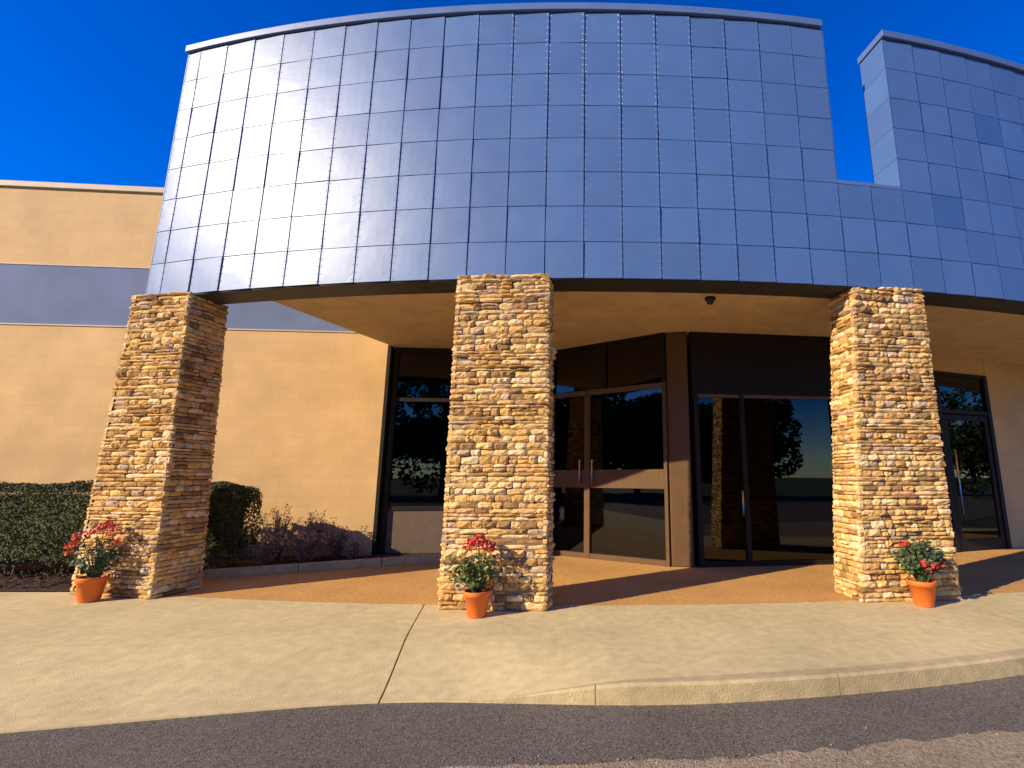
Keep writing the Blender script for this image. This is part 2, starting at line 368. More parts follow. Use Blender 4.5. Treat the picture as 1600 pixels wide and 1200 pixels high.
for i in range(5200):
    x = random.uniform(-9.5, -2.8)
    ylo = lerp_pts([(-9.5,7.45),(-7.35,7.45)]+[(p[0], p[1]+0.16) for p in BED], x); y = random.uniform(ylo, 10.2)
    a = random.random()*6.28; l = random.uniform(.015,.045); w_ = l*random.uniform(.25,.5); z = 0.05+random.uniform(0,.02); t = random.uniform(-.012,.012)
    c, s = math.cos(a), math.sin(a)
    g.add([(x-l*c+w_*s, y-l*s-w_*c, z-t), (x+l*c+w_*s, y+l*s-w_*c, z+t), (x+l*c-w_*s, y+l*s+w_*c, z+t+.006), (x-l*c-w_*s, y-l*s+w_*c, z-t+.006)], [(0,1,2,3)])
tag(g.build('bark_chips', material('bark chip', (0.09,0.04,0.02), 0.9, objvar=0.6, island=True)), label='dark red brown bark chips covering the bed', cat='mulch', kind='stuff')

# ------------------------------------------------------------------ entrance canopy with curved metal parapet
can = thing('entrance_canopy', 'curved blue grey metal clad parapet over the entrance, carried on stone pillars', 'canopy', (0,0,0))
STEP, ROW, ZB = 1.115, 0.545, 4.30
cols = [0.49+STEP*k for k in range(-12, 23)]
Z_TOP = ZB + 8*ROW            # 8.66
GAP = 0.0035
half_w = math.radians(STEP)*AR/2 - GAP/2
def panel_mesh(hw, hh, mat):
    g = MB(); b = 0.004; d = 0.018
    # slightly pillowed plate: 4x4 grid front, folded edges
    n = 4; idx = []
    for j in range(n+1):
        r = []
        for i in range(n+1):
            u, v = i/n*2-1, j/n*2-1
            bulge = 0.0022*(1-u*u)*(1-v*v)
            r.append(len(g.v)); g.v.append((u*(hw-b), -d-bulge, v*(hh-b)))
        idx.append(r)
    for j in range(n):
        for i in range(n): g.f.append((idx[j][i], idx[j][i+1], idx[j+1][i+1], idx[j+1][i]))
    ring = idx[0] + [idx[j][n] for j in range(1,n+1)] + idx[n][::-1][1:] + [idx[j][0] for j in range(n-1,0,-1)]
    b0 = len(g.v)
    for k in ring:
        x_, _, z_ = g.v[k]; sx = hw/(hw-b); sz = hh/(hh-b)
        g.v.append((x_*sx, -0.002, z_*sz))
    m_ = len(ring)
    for k in range(m_): g.f.append((ring[(k+1)%m_], ring[k], b0+k, b0+(k+1)%m_))
    # screw heads along the vertical edges
    for sx in (-1, 1):
        for t in (-0.84, -0.42, 0.0, 0.42, 0.84):
            cx_, cz_ = sx*(hw-0.022), t*hh; q = len(g.v)
            for k in range(6): g.v.append((cx_+0.0095*math.cos(k*math.pi/3), -d-0.0003, cz_+0.0095*math.sin(k*math.pi/3)))
            g.v.append((cx_, -d-0.006, cz_))
            for k in range(6): g.f.append((q+k, q+(k+1)%6, q+6))
    me = g.mesh('facing_panel', mat); me.materials.append(M['screw'])
    for p_ in me.polygons:
        if len(p_.vertices) == 3: p_.material_index = 1
    return me
PM = panel_mesh(half_w, ROW/2-GAP/2, M['panel']); PMD = panel_mesh(half_w, ROW/2-GAP/2, M['panel_dark'])
PH = panel_mesh(half_w/2, ROW/2-GAP/2, M['panel'])
GLARE_YAW = 1.3       # plates yawed to move the sun highlight along the wall; right edges stand proud
def put_panel(mesh, deg, zc, jitter=1):
    o = bpy.data.objects.new('facing_panel', mesh); link(o, can)
    p = arc(deg, AR-0.016); o.location = (p[0], p[1], zc)
    o.rotation_euler = (rad(random.gauss(0, 0.3)), 0, rad(deg-GLARE_YAW) + rad(random.gauss(0, 0.45)))
    return o
for ci, c in enumerate(cols):
    mid = c+STEP/2
    for r in range(8):
        if 8.2 < c < 10.4 and r >= 3: continue
        dark = (ci, r) in ((22, 2), (24, 5), (24, 2))
        dark = (abs(mid-12.4) < 0.56 and r == 2) or (abs(mid-14.7) < 0.56 and r == 5)
        put_panel(PMD if dark else PM, mid, ZB+ROW*(r+0.5))
for r in range(8): put_panel(PH, cols[0]-STEP/4, ZB+ROW*(r+0.5))
D0, D1 = cols[0]-STEP/2, cols[-1]+STEP
NA, NB = 8.295, 10.525           # the notch in the parapet
def arc_wall(da, db, z0, z1, r0, r1, name, mat, parent, seg=1.115, **kw):
    g = MB(); n = max(1, round((db-da)/seg)); 
    for i in range(n+1):
        d = da+(db-da)*i/n; p = arc(d, r0); q = arc(d, r1)
        g.v += [(p[0],p[1],z0),(q[0],q[1],z0),(q[0],q[1],z1),(p[0],p[1],z1)]
    for i in range(n):
        b = 4*i
        for k in range(4): g.f.append((b+k, b+4+k, b+4+(k+1)%4, b+(k+1)%4))
    g.f.append((0,1,2,3)); g.f.append((4*n+3,4*n+2,4*n+1,4*n))
    return g.build(name, mat, parent, **kw)
FT = 0.50     # parapet thickness
ri = AR-0.019
arc_wall(D0, NA, ZB+0.02, Z_TOP-0.01, ri, AR-FT, 'parapet_core', M['joint'], can)
arc_wall(NA, NB, ZB+0.02, ZB+3*ROW-0.01, ri, AR-FT, 'parapet_core', M['joint'], can)
arc_wall(NB, D1, ZB+0.02, Z_TOP-0.01, ri, AR-FT, 'parapet_core', M['joint'], can)
# copings
arc_wall(D0-0.06, NA-0.02, Z_TOP+0.02, Z_TOP+0.14, AR+0.05, AR-FT-0.04, 'coping', M['coping'], can, bevel=0.008)
arc_wall(NB-0.06, D1, Z_TOP+0.02, Z_TOP+0.14, AR+0.05, AR-FT-0.04, 'coping', M['coping'], can, bevel=0.008)
arc_wall(NA+0.01, NB-0.01, ZB+3*ROW, ZB+3*ROW+0.06, AR+0.006, AR-FT, 'coping', M['coping'], can, bevel=0.006)
arc_wall(D0, NA-0.02, Z_TOP-0.008, Z_TOP+0.018, AR-0.012, AR-FT, 'painted_shadow_line', M['underside'], can)  # near-black strip painting in the shadow line below the coping
arc_wall(NB, D1, Z_TOP-0.008, Z_TOP+0.018, AR-0.012, AR-FT, 'painted_shadow_line', M['underside'], can)
# metal jambs of the notch and the end of the parapet
def jamb(deg, z0, z1, side):
    a, b = arc(deg, AR+0.002), arc(deg, AR-FT-0.004)
    MB().bar(a, b, -0.012 if side > 0 else 0.001, -0.001 if side > 0 else 0.012, z0, z1).build('jamb_panel', M['panel'], can)
for k in range(5):
    jamb(NB, ZB+(3+k)*ROW+(0.07 if k == 0 else 0.003), ZB+(4+k)*ROW-0.003, -1)
    jamb(NA, ZB+(3+k)*ROW+(0.07 if k == 0 else 0.003), ZB+(4+k)*ROW-0.003, 1)
for k in range(8):
    jamb(D0, ZB+k*ROW+0.003, ZB+(k+1)*ROW-0.003, -1)
# back face of the parapet
arc_wall(D0, NA, 4.9, Z_TOP-0.01, AR-FT-0.003, AR-FT-0.02, 'rear_panel', M['coping'], can)
arc_wall(NB, D1, 4.9, Z_TOP-0.01, AR-FT-0.003, AR-FT-0.02, 'rear_panel', M['coping'], can)
# dark underside of the parapet and a small drip edge
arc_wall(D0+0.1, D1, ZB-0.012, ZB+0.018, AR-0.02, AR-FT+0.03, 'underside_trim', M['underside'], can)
# soffit
g = MB(); sof = []
for i in range(0, 61):
    d = cols[0] + 2.4 + (D1-cols[0]-2.4)*i/60; p = arc(d, AR-FT-0.0); sof.append((p[0], p[1]))
x_s = sof[0]
n0 = len(sof)
back = [(-4.40, 10.33), (-4.40, 14.5)], [(sof[-1][0]+0.5, 18)]
ring = sof + [(16.0, sof[-1][1]+1.0), (16.0, 18.0), (-4.42, 18.0), (-4.42, 10.36), (-5.22, 7.62)]
ring = [p for p in ring]
g.v = [(x_, y_, 4.40) for x_, y_ in ring] + [(x_, y_, 4.85) for x_, y_ in ring]; k = len(ring)
g.f = [tuple(range(k))[::-1], tuple(range(k, 2*k))] + [(i, (i+1)%k, k+(i+1)%k, k+i) for i in range(k)]
g.build('soffit', M['soffit'], can)

# dome camera under the soffit
dc = thing('dome_camera', 'small dark dome camera fixed to the tan soffit right of the middle pillar', 'camera', (1.83, 7.42, 4.40))
MB().lathe([(0.0,-0.002),(0.085,-0.002),(0.085,-0.035),(0.07,-0.045)], 20).build('mount', M['frame_dark'], dc, smooth=False)
MB().lathe([(0.066,-0.04),(0.062,-0.07),(0.045,-0.10),(0.02,-0.113),(0.001,-0.115)], 20).build('dome', M['black'], dc, smooth=True)

# ------------------------------------------------------------------ stone pillars
def stone_mesh(rng):
    g = MB(); nx, ny = 4, 3; idx = []
    taper = rng.uniform(-0.12, 0.12); lean = rng.uniform(-0.25, 0.25); rise = rng.uniform(0.4, 1.0)
    for j in range(ny+1):
        r = []
        for i in range(nx+1):
            u, v = i/nx*2-1, j/ny*2-1; edge = max(abs(u), abs(v))
            out = (0.55 if edge > 0.99 else 1.0)*rise*(1+lean*u*0.6+0.25*rng.uniform(-1,1)+0.15*v)
            uu = u*(1+taper*v*0.25) + rng.uniform(-.07,.07)*(1 if abs(u) < .99 else .5); vv = v + rng.uniform(-.12,.12)*(1 if abs(v) < .99 else 1.1) 
            if abs(u) > .99 and abs(v) > .99: uu *= 0.93; vv *= 0.84
            r.append(len(g.v)); g.v.append((uu*0.5, -out, vv*0.5))
        idx.append(r)
    for j in range(ny):
        for i in range(nx): g.f.append((idx[j][i], idx[j][i+1], idx[j+1][i+1], idx[j+1][i]))
    ringi = idx[0] + [idx[j][nx] for j in range(1,ny+1)] + idx[ny][::-1][1:] + [idx[j][0] for j in range(ny-1,0,-1)]
    b0 = len(g.v)
    for k_ in ringi:
        x_, _, z_ = g.v[k_]; g.v.append((x_*1.0, 0.35, z_*1.0))
    m_ = len(ringi)
    for k_ in range(m_): g.f.append((ringi[(k_+1)%m_], ringi[k_], b0+k_, b0+(k_+1)%m_))
    return g
srng = random.Random(11)
SV = [stone_mesh(srng) for _ in range(36)]
SM = [s.mesh('stone', M['stone']) for s in SV]

def pillar(label, bot, top, depth, depth_top, seed, show_sides):
    """bot/top: plan corners (front-left, front-right) at floor and head"""
    rng = random.Random(seed)
    base = Vector(((bot[0][0]+bot[1][0])/2, (bot[0][1]+bot[1][1])/2, 0))
    pl = thing('stone_pillar', label, 'pillar', base, 0, 'stone pillars carrying the canopy')
    H = 4.33
    def corners(b, d):
        f = (Vector(b[1])-Vector(b[0])).normalized(); n = Vector((-f.y, f.x))
        fl, fr = Vector(b[0]), Vector(b[1]); return [fl, fr, fr+n*d, fl+n*d]
    cb, ct = corners(bot, depth), corners(top, depth_top)
    ins = 0.035
    def inset(c):
        m_ = sum(c, Vector((0,0)))/4
        return [p+(m_-p).normalized()*ins*1.5 for p in c]
    ib, it = inset(cb), inset(ct)
    b2 = base.xy
    g = MB(); g.hexa([(*(p-b2),-0.02) for p in ib]+[(*(p-b2),H-0.03) for p in it]); g.build('core', M['mortar'], pl)
    items = []
    for fi in range(4):
        a0, a1, t0, t1 = cb[fi], cb[(fi+1)%4], ct[fi], ct[(fi+1)%4]
        z = 0.0
        while z < H-0.02:
            h = rng.choice([0.042,0.05,0.06,0.07,0.08,0.09,0.105])
            if H-z-h < 0.045: h = H-z
            zc = z+h/2; t = zc/H
            p, q = a0.lerp(t0, t), a1.lerp(t1, t); Wd = (q-p).length; s = 0.0
            ang = math.atan2(q.y-p.y, q.x-p.x)
            # batter of this face
            while s < Wd-0.001:
                w_ = rng.uniform(0.10, 0.24) if h > 0.07 else rng.uniform(0.15, 0.36)
                if Wd-s-w_ < 0.09: w_ = Wd-s
                # split a tall course sometimes into two thin stones
                subs = [(zc, h)]
                if h > 0.10 and rng.random() < 0.35: subs = [(z+h*0.27, h*0.52), (z+h*0.77, h*0.44)]
                for zz, hh in subs:
                    c = p.lerp(q, (s+w_/2)/Wd)
                    prot = rng.uniform(0.022, 0.062); hz = hh - rng.uniform(0.003,0.009)
                    wx = w_-rng.uniform(0.003,0.010) + (0.012 if (s < 0.001 or s+w_ > Wd-0.001) else 0)
                    items.append((fi, c, zz, wx, hz, prot, ang, rng.randrange(len(SM)), rng.choice((0,1))))
                s += w_
            z += h
    def importance(it_):
        fi = it_[0]; k_ = {0:1.0}
        wgt = show_sides.get(fi, 0.0) if fi else 1.0
        return it_[3]*it_[4]*wgt
    items.sort(key=importance, reverse=True)
    rest = MB()
    for n_, (fi, c, zz, wx, hz, prot, ang, vi, flip) in enumerate(items):
        nrm = Vector((math.sin(ang), -math.cos(ang)))
        cpos = c - nrm*0.035
        loc = Vector((cpos.x-b2.x, cpos.y-b2.y, zz))
        dpt = prot+0.02
        if n_ < 300:
            o = bpy.data.objects.new('stone', SM[vi]); link(o, pl); o.location = loc
            o.rotation_euler = (0, math.pi if flip else 0, ang) if False else (rad(rng.uniform(-1.5,1.5)), rad((180 if flip else 0)+rng.uniform(-1.6,1.6)), ang)
            o.scale = (wx, dpt, hz)
        else:
            ca, sa = math.cos(ang), math.sin(ang); s_ = SV[vi]; k_ = -1 if flip else 1
            rest.add([(loc.x+(x_*wx*k_)*ca-(y_*dpt)*sa, loc.y+(x_*wx*k_)*sa+(y_*dpt)*ca, loc.z+z_*hz*k_) for x_, y_, z_ in s_.v], s_.f)
    o = rest.build('side_stones', M['stone'], pl); tag(o, kind='stuff')
    return pl
pillar('leftmost stone pillar beside the hedge, its inner side in deep shade', [(-7.24,7.17),(-5.90,6.93)], [(-7.04,7.10),(-6.06,6.96)], 0.72, 0.66, 1, {1:0.75, 3:0.05, 2:0.01})
pillar('middle stone pillar facing straight ahead with the red flowers at its foot', [(-1.93,6.42),(-0.58,6.32)], [(-1.90,6.36),(-0.62,6.30)], 0.42, 0.40, 2, {1:0.15, 3:0.05, 2:0.01})
pillar('right hand stone pillar nearest the glass doors with a sunlit left side', [(3.44,6.74),(4.86,6.92)], [(3.72,6.72),(4.84,6.86)], 0.60, 0.56, 3, {3:0.7, 1:0.02, 2:0.01})

# ------------------------------------------------------------------ building: left wing wall, glazed entrance, right wall, body
bld = thing('office_building', 'single storey beige block building with slate blue band and dark glazed entrance', 'building', (0,0,0))
LW0, LW1 = (-20.0, 8.95), (-4.50, 10.32)      # left wing face
zb0, zb1, ztop = 4.68, 5.99, 7.84
MB().bar(LW0, LW1, 0, 0.30, -0.2, zb0).build('wall', M['beige'], bld)
MB().bar(LW0, LW1, -0.006, 0.30, zb0+0.001, zb1).build('blue_band', M['band'], bld)
MB().bar(LW0, LW1, 0, 0.30, zb1+0.001, ztop-0.1).build('wall', M['beige'], bld)
MB().bar((LW0[0]-.02, LW0[1]), (LW1[0]+.03, LW1[1]), -0.05, 0.36, ztop-0.1, ztop+0.03).build('coping', M['cap'], bld, bevel=0.01)
MB().bar(LW0, LW1, -0.018, -0.0065, zb1-0.012, zb1+0.012).build('band_trim', M['cap'], bld)
MB().bar(LW0, LW1, -0.018, -0.0065, zb0-0.014, zb0+0.014).build('band_trim', M['cap'], bld)
# body and roof behind
MB().box(-20, -4.5, 10.7, 24, -0.2, 7.5).build('wing_body', M['beige'], bld)
MB().box(-4.42, 16, 17.9, 24, -0.2, 4.39).build('rear_wall', M['interior'], bld)
MB().box(-4.42, 16, 18.01, 24.02, 4.42, 5.0).build('roof', M['roof'], bld)
# interior
MB().add([(-4.3,9.0,0.012),(15,9.0,0.012),(15,17.9,0.012),(-4.3,17.9,0.012)], []).v
MB().box(-4.46, -4.40, 10.63, 17.88, 0.0, 4.39).build('inner_wall', M['interior'], bld)
# glazed runs in plan
G0, G1 = (-4.42, 10.50), (-0.95, 10.80)
C1, C2 = (1.38, 9.36), (1.78, 9.26)
G3, G4 = (1.86, 9.30), (4.72, 9.66)
G5, G6, G7 = (7.70, 11.05), (7.76, 11.08), (9.45, 11.70)
inner = MB()
inner.v = [(G0[0],G0[1]+.1,0.008),(G1[0],G1[1]+.1,0.008),(C1[0],C1[1]+.1,0.008),(C2[0],C2[1]+.1,0.008),(G4[0],G4[1]+.1,0.008),(G7[0],G7[1]+.1,0.008),(16,14.6,0.008),(16,17.9,0.008),(-4.4,17.9,0.008)]
inner.f = [tuple(range(9))]
inner.build('interior_floor', M['interior_floor'], bld)
def at_(p, q, t): return (p[0]+(q[0]-p[0])*t, p[1]+(q[1]-p[1])*t)
def vert(p, q, t, wd, z0, z1, mat='frame', name='mullion', dp=0.11):
    L_ = math.dist(p, q); a = at_(p, q, t-wd/2/L_); b = at_(p, q, t+wd/2/L_)
    return MB().bar(a, b, -dp/2, dp/2, z0, z1).build(name, M[mat], bld, bevel=0.004)
def rail(p, q, t0, t1, z0, z1, mat='frame', name='rail', dp=0.09):
    return MB().bar(at_(p,q,t0), at_(p,q,t1), -dp/2, dp/2, z0, z1).build(name, M[mat], bld)
def pane(p, q, t0, t1, z0, z1):
    return MB().bar(at_(p,q,t0), at_(p,q,t1), -0.004, 0.004, z0, z1).build('pane', M['glass'], bld)
# --- left back run
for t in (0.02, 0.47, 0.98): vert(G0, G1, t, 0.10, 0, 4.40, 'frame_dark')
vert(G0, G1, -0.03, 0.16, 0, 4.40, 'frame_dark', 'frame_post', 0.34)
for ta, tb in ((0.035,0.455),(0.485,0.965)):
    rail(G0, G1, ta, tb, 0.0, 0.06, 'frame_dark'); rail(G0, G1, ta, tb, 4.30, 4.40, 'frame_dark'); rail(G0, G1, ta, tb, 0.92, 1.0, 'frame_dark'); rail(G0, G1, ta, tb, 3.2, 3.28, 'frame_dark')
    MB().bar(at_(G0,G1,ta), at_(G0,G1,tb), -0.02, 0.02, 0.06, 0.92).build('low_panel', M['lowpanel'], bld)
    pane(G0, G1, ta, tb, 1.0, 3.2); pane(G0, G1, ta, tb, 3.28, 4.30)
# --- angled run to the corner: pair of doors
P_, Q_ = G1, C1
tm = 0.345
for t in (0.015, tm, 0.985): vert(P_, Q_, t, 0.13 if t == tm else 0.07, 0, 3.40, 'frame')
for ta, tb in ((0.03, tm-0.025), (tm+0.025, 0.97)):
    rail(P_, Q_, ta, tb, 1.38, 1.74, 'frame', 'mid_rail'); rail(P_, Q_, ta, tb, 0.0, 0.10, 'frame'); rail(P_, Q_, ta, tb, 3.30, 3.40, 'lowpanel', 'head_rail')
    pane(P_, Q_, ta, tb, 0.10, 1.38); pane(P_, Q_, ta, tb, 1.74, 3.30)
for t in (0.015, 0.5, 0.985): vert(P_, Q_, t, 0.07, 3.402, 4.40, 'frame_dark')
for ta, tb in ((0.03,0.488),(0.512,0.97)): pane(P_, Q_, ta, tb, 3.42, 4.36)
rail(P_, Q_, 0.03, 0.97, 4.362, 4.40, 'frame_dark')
# pull handles either side of the meeting stile
def handle(p, q, t, z0, z1, off=-0.10):
    a = at_(p, q, t); d = Vector((q[0]-p[0], q[1]-p[1])).normalized(); n_ = Vector((-d.y, d.x))
    P0 = Vector(a)+n_*(-0.05); P1 = Vector(a)+n_*off
    MB().tube([(*P0, z0+.03), (*P1, z0+.03)], 0.012).tube([(*P0, z1-.03), (*P1, z1-.03)], 0.012).tube([(*P1, z0), (*P1, z1)], 0.018, 8).build('handle', M['steel'], bld, smooth=True)
handle(P_, Q_, tm-0.055, 1.45, 1.95); handle(P_, Q_, tm+0.055, 1.45, 1.95)
# --- corner column
cc = MB().hexa([(C1[0],C1[1]-.02,0),(C2[0],C2[1]-.02,0),(C2[0]+.05,C2[1]+.36,0),(C1[0]+.05,C1[1]+.36,0),(C1[0],C1[1]-.02,4.4),(C2[0],C2[1]-.02,4.4),(C2[0]+.05,C2[1]+.36,4.4),(C1[0]+.05,C1[1]+.36,4.4)])
cc.build('corner_column', M['frame'], bld, bevel=0.03)
# --- right run
P_, Q_ = G3, G4
ts = [0.02, 0.335, 0.99]
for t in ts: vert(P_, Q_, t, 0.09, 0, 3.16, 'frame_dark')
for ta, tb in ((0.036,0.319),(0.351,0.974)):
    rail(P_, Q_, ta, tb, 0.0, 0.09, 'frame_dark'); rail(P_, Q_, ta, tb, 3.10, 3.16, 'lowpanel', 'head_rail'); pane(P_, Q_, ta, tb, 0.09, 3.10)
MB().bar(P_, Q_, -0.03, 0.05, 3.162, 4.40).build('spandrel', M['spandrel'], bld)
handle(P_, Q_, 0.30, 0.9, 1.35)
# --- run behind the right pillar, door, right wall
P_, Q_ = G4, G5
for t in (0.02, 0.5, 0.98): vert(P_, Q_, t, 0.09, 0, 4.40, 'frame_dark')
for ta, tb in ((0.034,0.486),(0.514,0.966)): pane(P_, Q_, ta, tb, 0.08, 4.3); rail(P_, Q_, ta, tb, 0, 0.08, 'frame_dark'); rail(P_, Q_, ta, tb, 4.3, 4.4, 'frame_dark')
P_, Q_ = G6, G7
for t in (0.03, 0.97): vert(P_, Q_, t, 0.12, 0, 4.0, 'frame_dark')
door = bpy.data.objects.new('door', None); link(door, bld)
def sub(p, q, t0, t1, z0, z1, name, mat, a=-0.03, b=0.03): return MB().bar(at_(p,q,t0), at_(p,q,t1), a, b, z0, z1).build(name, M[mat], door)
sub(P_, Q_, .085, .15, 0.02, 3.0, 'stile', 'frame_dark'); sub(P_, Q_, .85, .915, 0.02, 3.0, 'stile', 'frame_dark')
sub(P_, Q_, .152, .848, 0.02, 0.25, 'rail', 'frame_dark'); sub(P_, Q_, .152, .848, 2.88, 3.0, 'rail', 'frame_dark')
sub(P_, Q_, .152, .848, .252, 2.878, 'pane', 'glass', -.004, .004)
pa = at_(P_, Q_, .17)
MB().tube([(pa[0], pa[1]-.04, .9), (pa[0], pa[1]-.12, .9)], .012).tube([(pa[0], pa[1]-.04, 2.1), (pa[0], pa[1]-.12, 2.1)], .012).tube([(pa[0], pa[1]-.12, .8), (pa[0], pa[1]-.12, 2.2)], .02, 8).build('handle', M['steel'], door, smooth=True)
rail(P_, Q_, .07, .93, 3.03, 3.12, 'frame_dark'); pane(P_, Q_, .07, .93, 3.12, 3.92); rail(P_, Q_, .0, 1.0, 3.92, 4.0, 'frame_dark')
MB().bar(P_, Q_, -0.02, 0.2, 4.002, 4.398).build('lintel', M['beige'], bld)
RW0, RW1 = (9.47, 11.71), (16.0, 14.2)
MB().bar(RW0, RW1, -0.02, 0.28, -0.1, 4.398).build('wall', M['beige'], bld)
# ceiling inside is the soffit slab; a pale pendant lamp glints behind the left glazing
pd = thing('pendant_lamp', 'small pale pendant lamp hanging behind the dark glass left of the middle pillar', 'lamp', (-3.95, 11.6, 3.72))
MB().tube([(0,0,0.16),(0,0,0.68)], 0.008).build('cord', M['black'], pd)
MB().lathe([(0.02,0.17),(0.05,0.15),(0.13,0.05),(0.16,0.0),(0.15,-0.005),(0.04,0.13)], 20).build('lamp_shade', material('pale lamp shade', (0.75,0.7,0.6), 0.6), pd, smooth=True)

# ------------------------------------------------------------------ vegetation helpers
def leaf_quad(g, p, nrm, up, l, w_):
    nrm = nrm.normalized(); s = nrm.cross(up)
    if s.length < 1e-4: s = nrm.cross(Vector((1,0,0)))
    s.normalize(); u = s.cross(nrm)
    g.add([p-u*l*.5, p+s*w_*.5+nrm*l*.08, p+u*l*.5, p-s*w_*.5+nrm*l*.08], [(0,1,2,3)])
def rnd_dir(r=random):
    while True:
        v = Vector((r.uniform(-1,1), r.uniform(-1,1), r.uniform(-1,1)))
        if 0.05 < v.length < 1: return v.normalized()

# clipped hedge
def hedge(label, x0, x1, y0, y1, h, nleaf, seed, endround):
    rng = random.Random(seed); t = thing('hedge', label, 'hedge', ((x0+x1)/2, (y0+y1)/2, 0.04)); c = Vector(t.location)
    g = MB(); core = MB(); core.box(x0+.16-c.x, x1-.17-c.x, y0+.13-c.y, y1-.16-c.y, 0.35, h-.18-c.z)
    core.build('inner_shade', M['hedge'], t)
    for i in range(nleaf):
        f = rng.random(); a, b = rng.random(), rng.random()
        if f < 0.5: p = Vector((x0+(x1-x0)*a, y0, h*b**0.8)); n_ = Vector((0,-1,0.15))
        elif f < 0.78: p = Vector((x0+(x1-x0)*a, y0+(y1-y0)*b, h)); n_ = Vector((0,0,1))
        elif f < 0.94: p = Vector((x1, y0+(y1-y0)*a, h*b**0.8)); n_ = Vector((1,0,0.1))
        else: p = Vector((x0+(x1-x0)*a, y1, h*b)); n_ = Vector((0,1,0))
        # round the shoulders and the far end
        r_ = 0.22; ex = max(0, p.x-(x1-r_*endround)); ez = max(0, p.z-(h-r_)); ey = max(0, (y0+r_)-p.y)
        cut = max(0, math.sqrt(ex*ex/endround**2+ez*ez+ey*ey)-r_)
        cen = Vector((min(p.x, x1-r_*endround), max(p.y, y0+r_), min(p.z, h-r_)))
        p = p + (cen-p).normalized()*cut if cut > 0 else p
        under = max(0, 0.35-p.z)
        if p.z < 0.30 and rng.random() < 0.8: continue
        p += Vector((noise.noise(p*2.3), noise.noise(p*2.3+Vector((9,0,0))), noise.noise(p*2.3+Vector((0,9,0)))))*0.09
        p -= n_*abs(rng.gauss(0, 0.05)); p += n_*under*-0.3
        leaf_quad(g, p-c, (n_*0.9+rnd_dir(rng)), rnd_dir(rng), rng.uniform(.03,.055), rng.uniform(.018,.032))
    o = g.build('foliage', M['hedge'], t); tag(o, kind='stuff')
    s = MB()
    for i in range(int((x1-x0)/0.16)):
        x_ = x0+.2+i*.16+rng.uniform(-.05,.05); y_ = rng.uniform(y0+.15, y1-.15)
        s.tube([(x_-c.x, y_-c.y, -.02), (x_-c.x+rng.uniform(-.05,.05), y_-c.y, .22), (x_-c.x+rng.uniform(-.15,.15), y_-c.y+rng.uniform(-.1,.1), .55)], [.014,.011,.006], 5)
    tag(s.build('stems', M['twig'], t), kind='stuff')
hedge('long clipped dark green hedge along the beige wall, running left out of view', -15, -7.55, 7.95, 9.15, 1.48, 52000, 5, 1.0)
hedge('short rounded end of clipped hedge right of the leftmost pillar', -7.4, -6.15, 8.35, 9.3, 1.48, 34000, 6, 1.0)

# low twiggy shrubs with pale dry blooms in the bed
def low_shrub(x_, y_, r, h, seed, label):
    rng = random.Random(seed); t = thing('low_shrub', label, 'shrub', (x_, y_, 0.05), 0, 'low shrubs against the beige wall')
    tw = MB(); lf = MB(); bl = MB()
    for i in range(40):
        a = rng.random()*6.28; rr = r*rng.uniform(.2,1); top = Vector((math.cos(a)*rr, math.sin(a)*rr*.8, h*rng.uniform(.6,1)*(1-.3*(rr/r)**2)))
        mid = Vector((top.x*.45, top.y*.45, top.z*.55))
        tw.tube([(rng.uniform(-.04,.04), rng.uniform(-.04,.04), 0), mid, top], [.008,.006,.003], 4)
        for k_ in range(34):
            u = rng.uniform(.25,1.05); p = mid*(2*u*(1-u))+top*u*u + rnd_dir(rng)*rng.uniform(0,.09)
            if p.z < .02: p.z = .03
            leaf_quad(lf, p, rnd_dir(rng)+Vector((-.2,-.3,.5)), rnd_dir(rng), rng.uniform(.03,.06), rng.uniform(.015,.03))
        if rng.random() < .55:
            for k_ in range(9):
                leaf_quad(bl, top+rnd_dir(rng)*.035+Vector((0,0,.02)), rnd_dir(rng)+Vector((-.3,-.4,.5)), rnd_dir(rng), rng.uniform(.02,.04), rng.uniform(.018,.03))
    tag(tw.build('twigs', M['twig'], t), kind='stuff'); tag(lf.build('foliage', M['purple'], t), kind='stuff'); tag(bl.build('blooms', M['bloom'], t), kind='stuff')
LS = [(-6.45,8.62,.24,.45,'small brown shrub at the foot of the rounded hedge end'),
      (-5.70,8.95,.36,.70,'dry brown shrub just right of the hedge with pale blooms'),
      (-5.95,9.6,.45,1.08,'tallest purplish shrub against the beige wall'),
      (-5.20,9.30,.38,.66,'twiggy mauve shrub in the middle of the bed with pale blooms'),
      (-5.40,9.82,.40,.92,'purplish shrub second along the beige wall'),
      (-4.98,9.88,.34,.62,'low mauve shrub under the shadow line near the wall corner'),
      (-4.6,9.75,.22,.34,'smallest dry shrub beside the dark window frame')]
for i, (x_, y_, r, h, lab) in enumerate(LS): low_shrub(x_, y_, r, h, 40+i, lab)

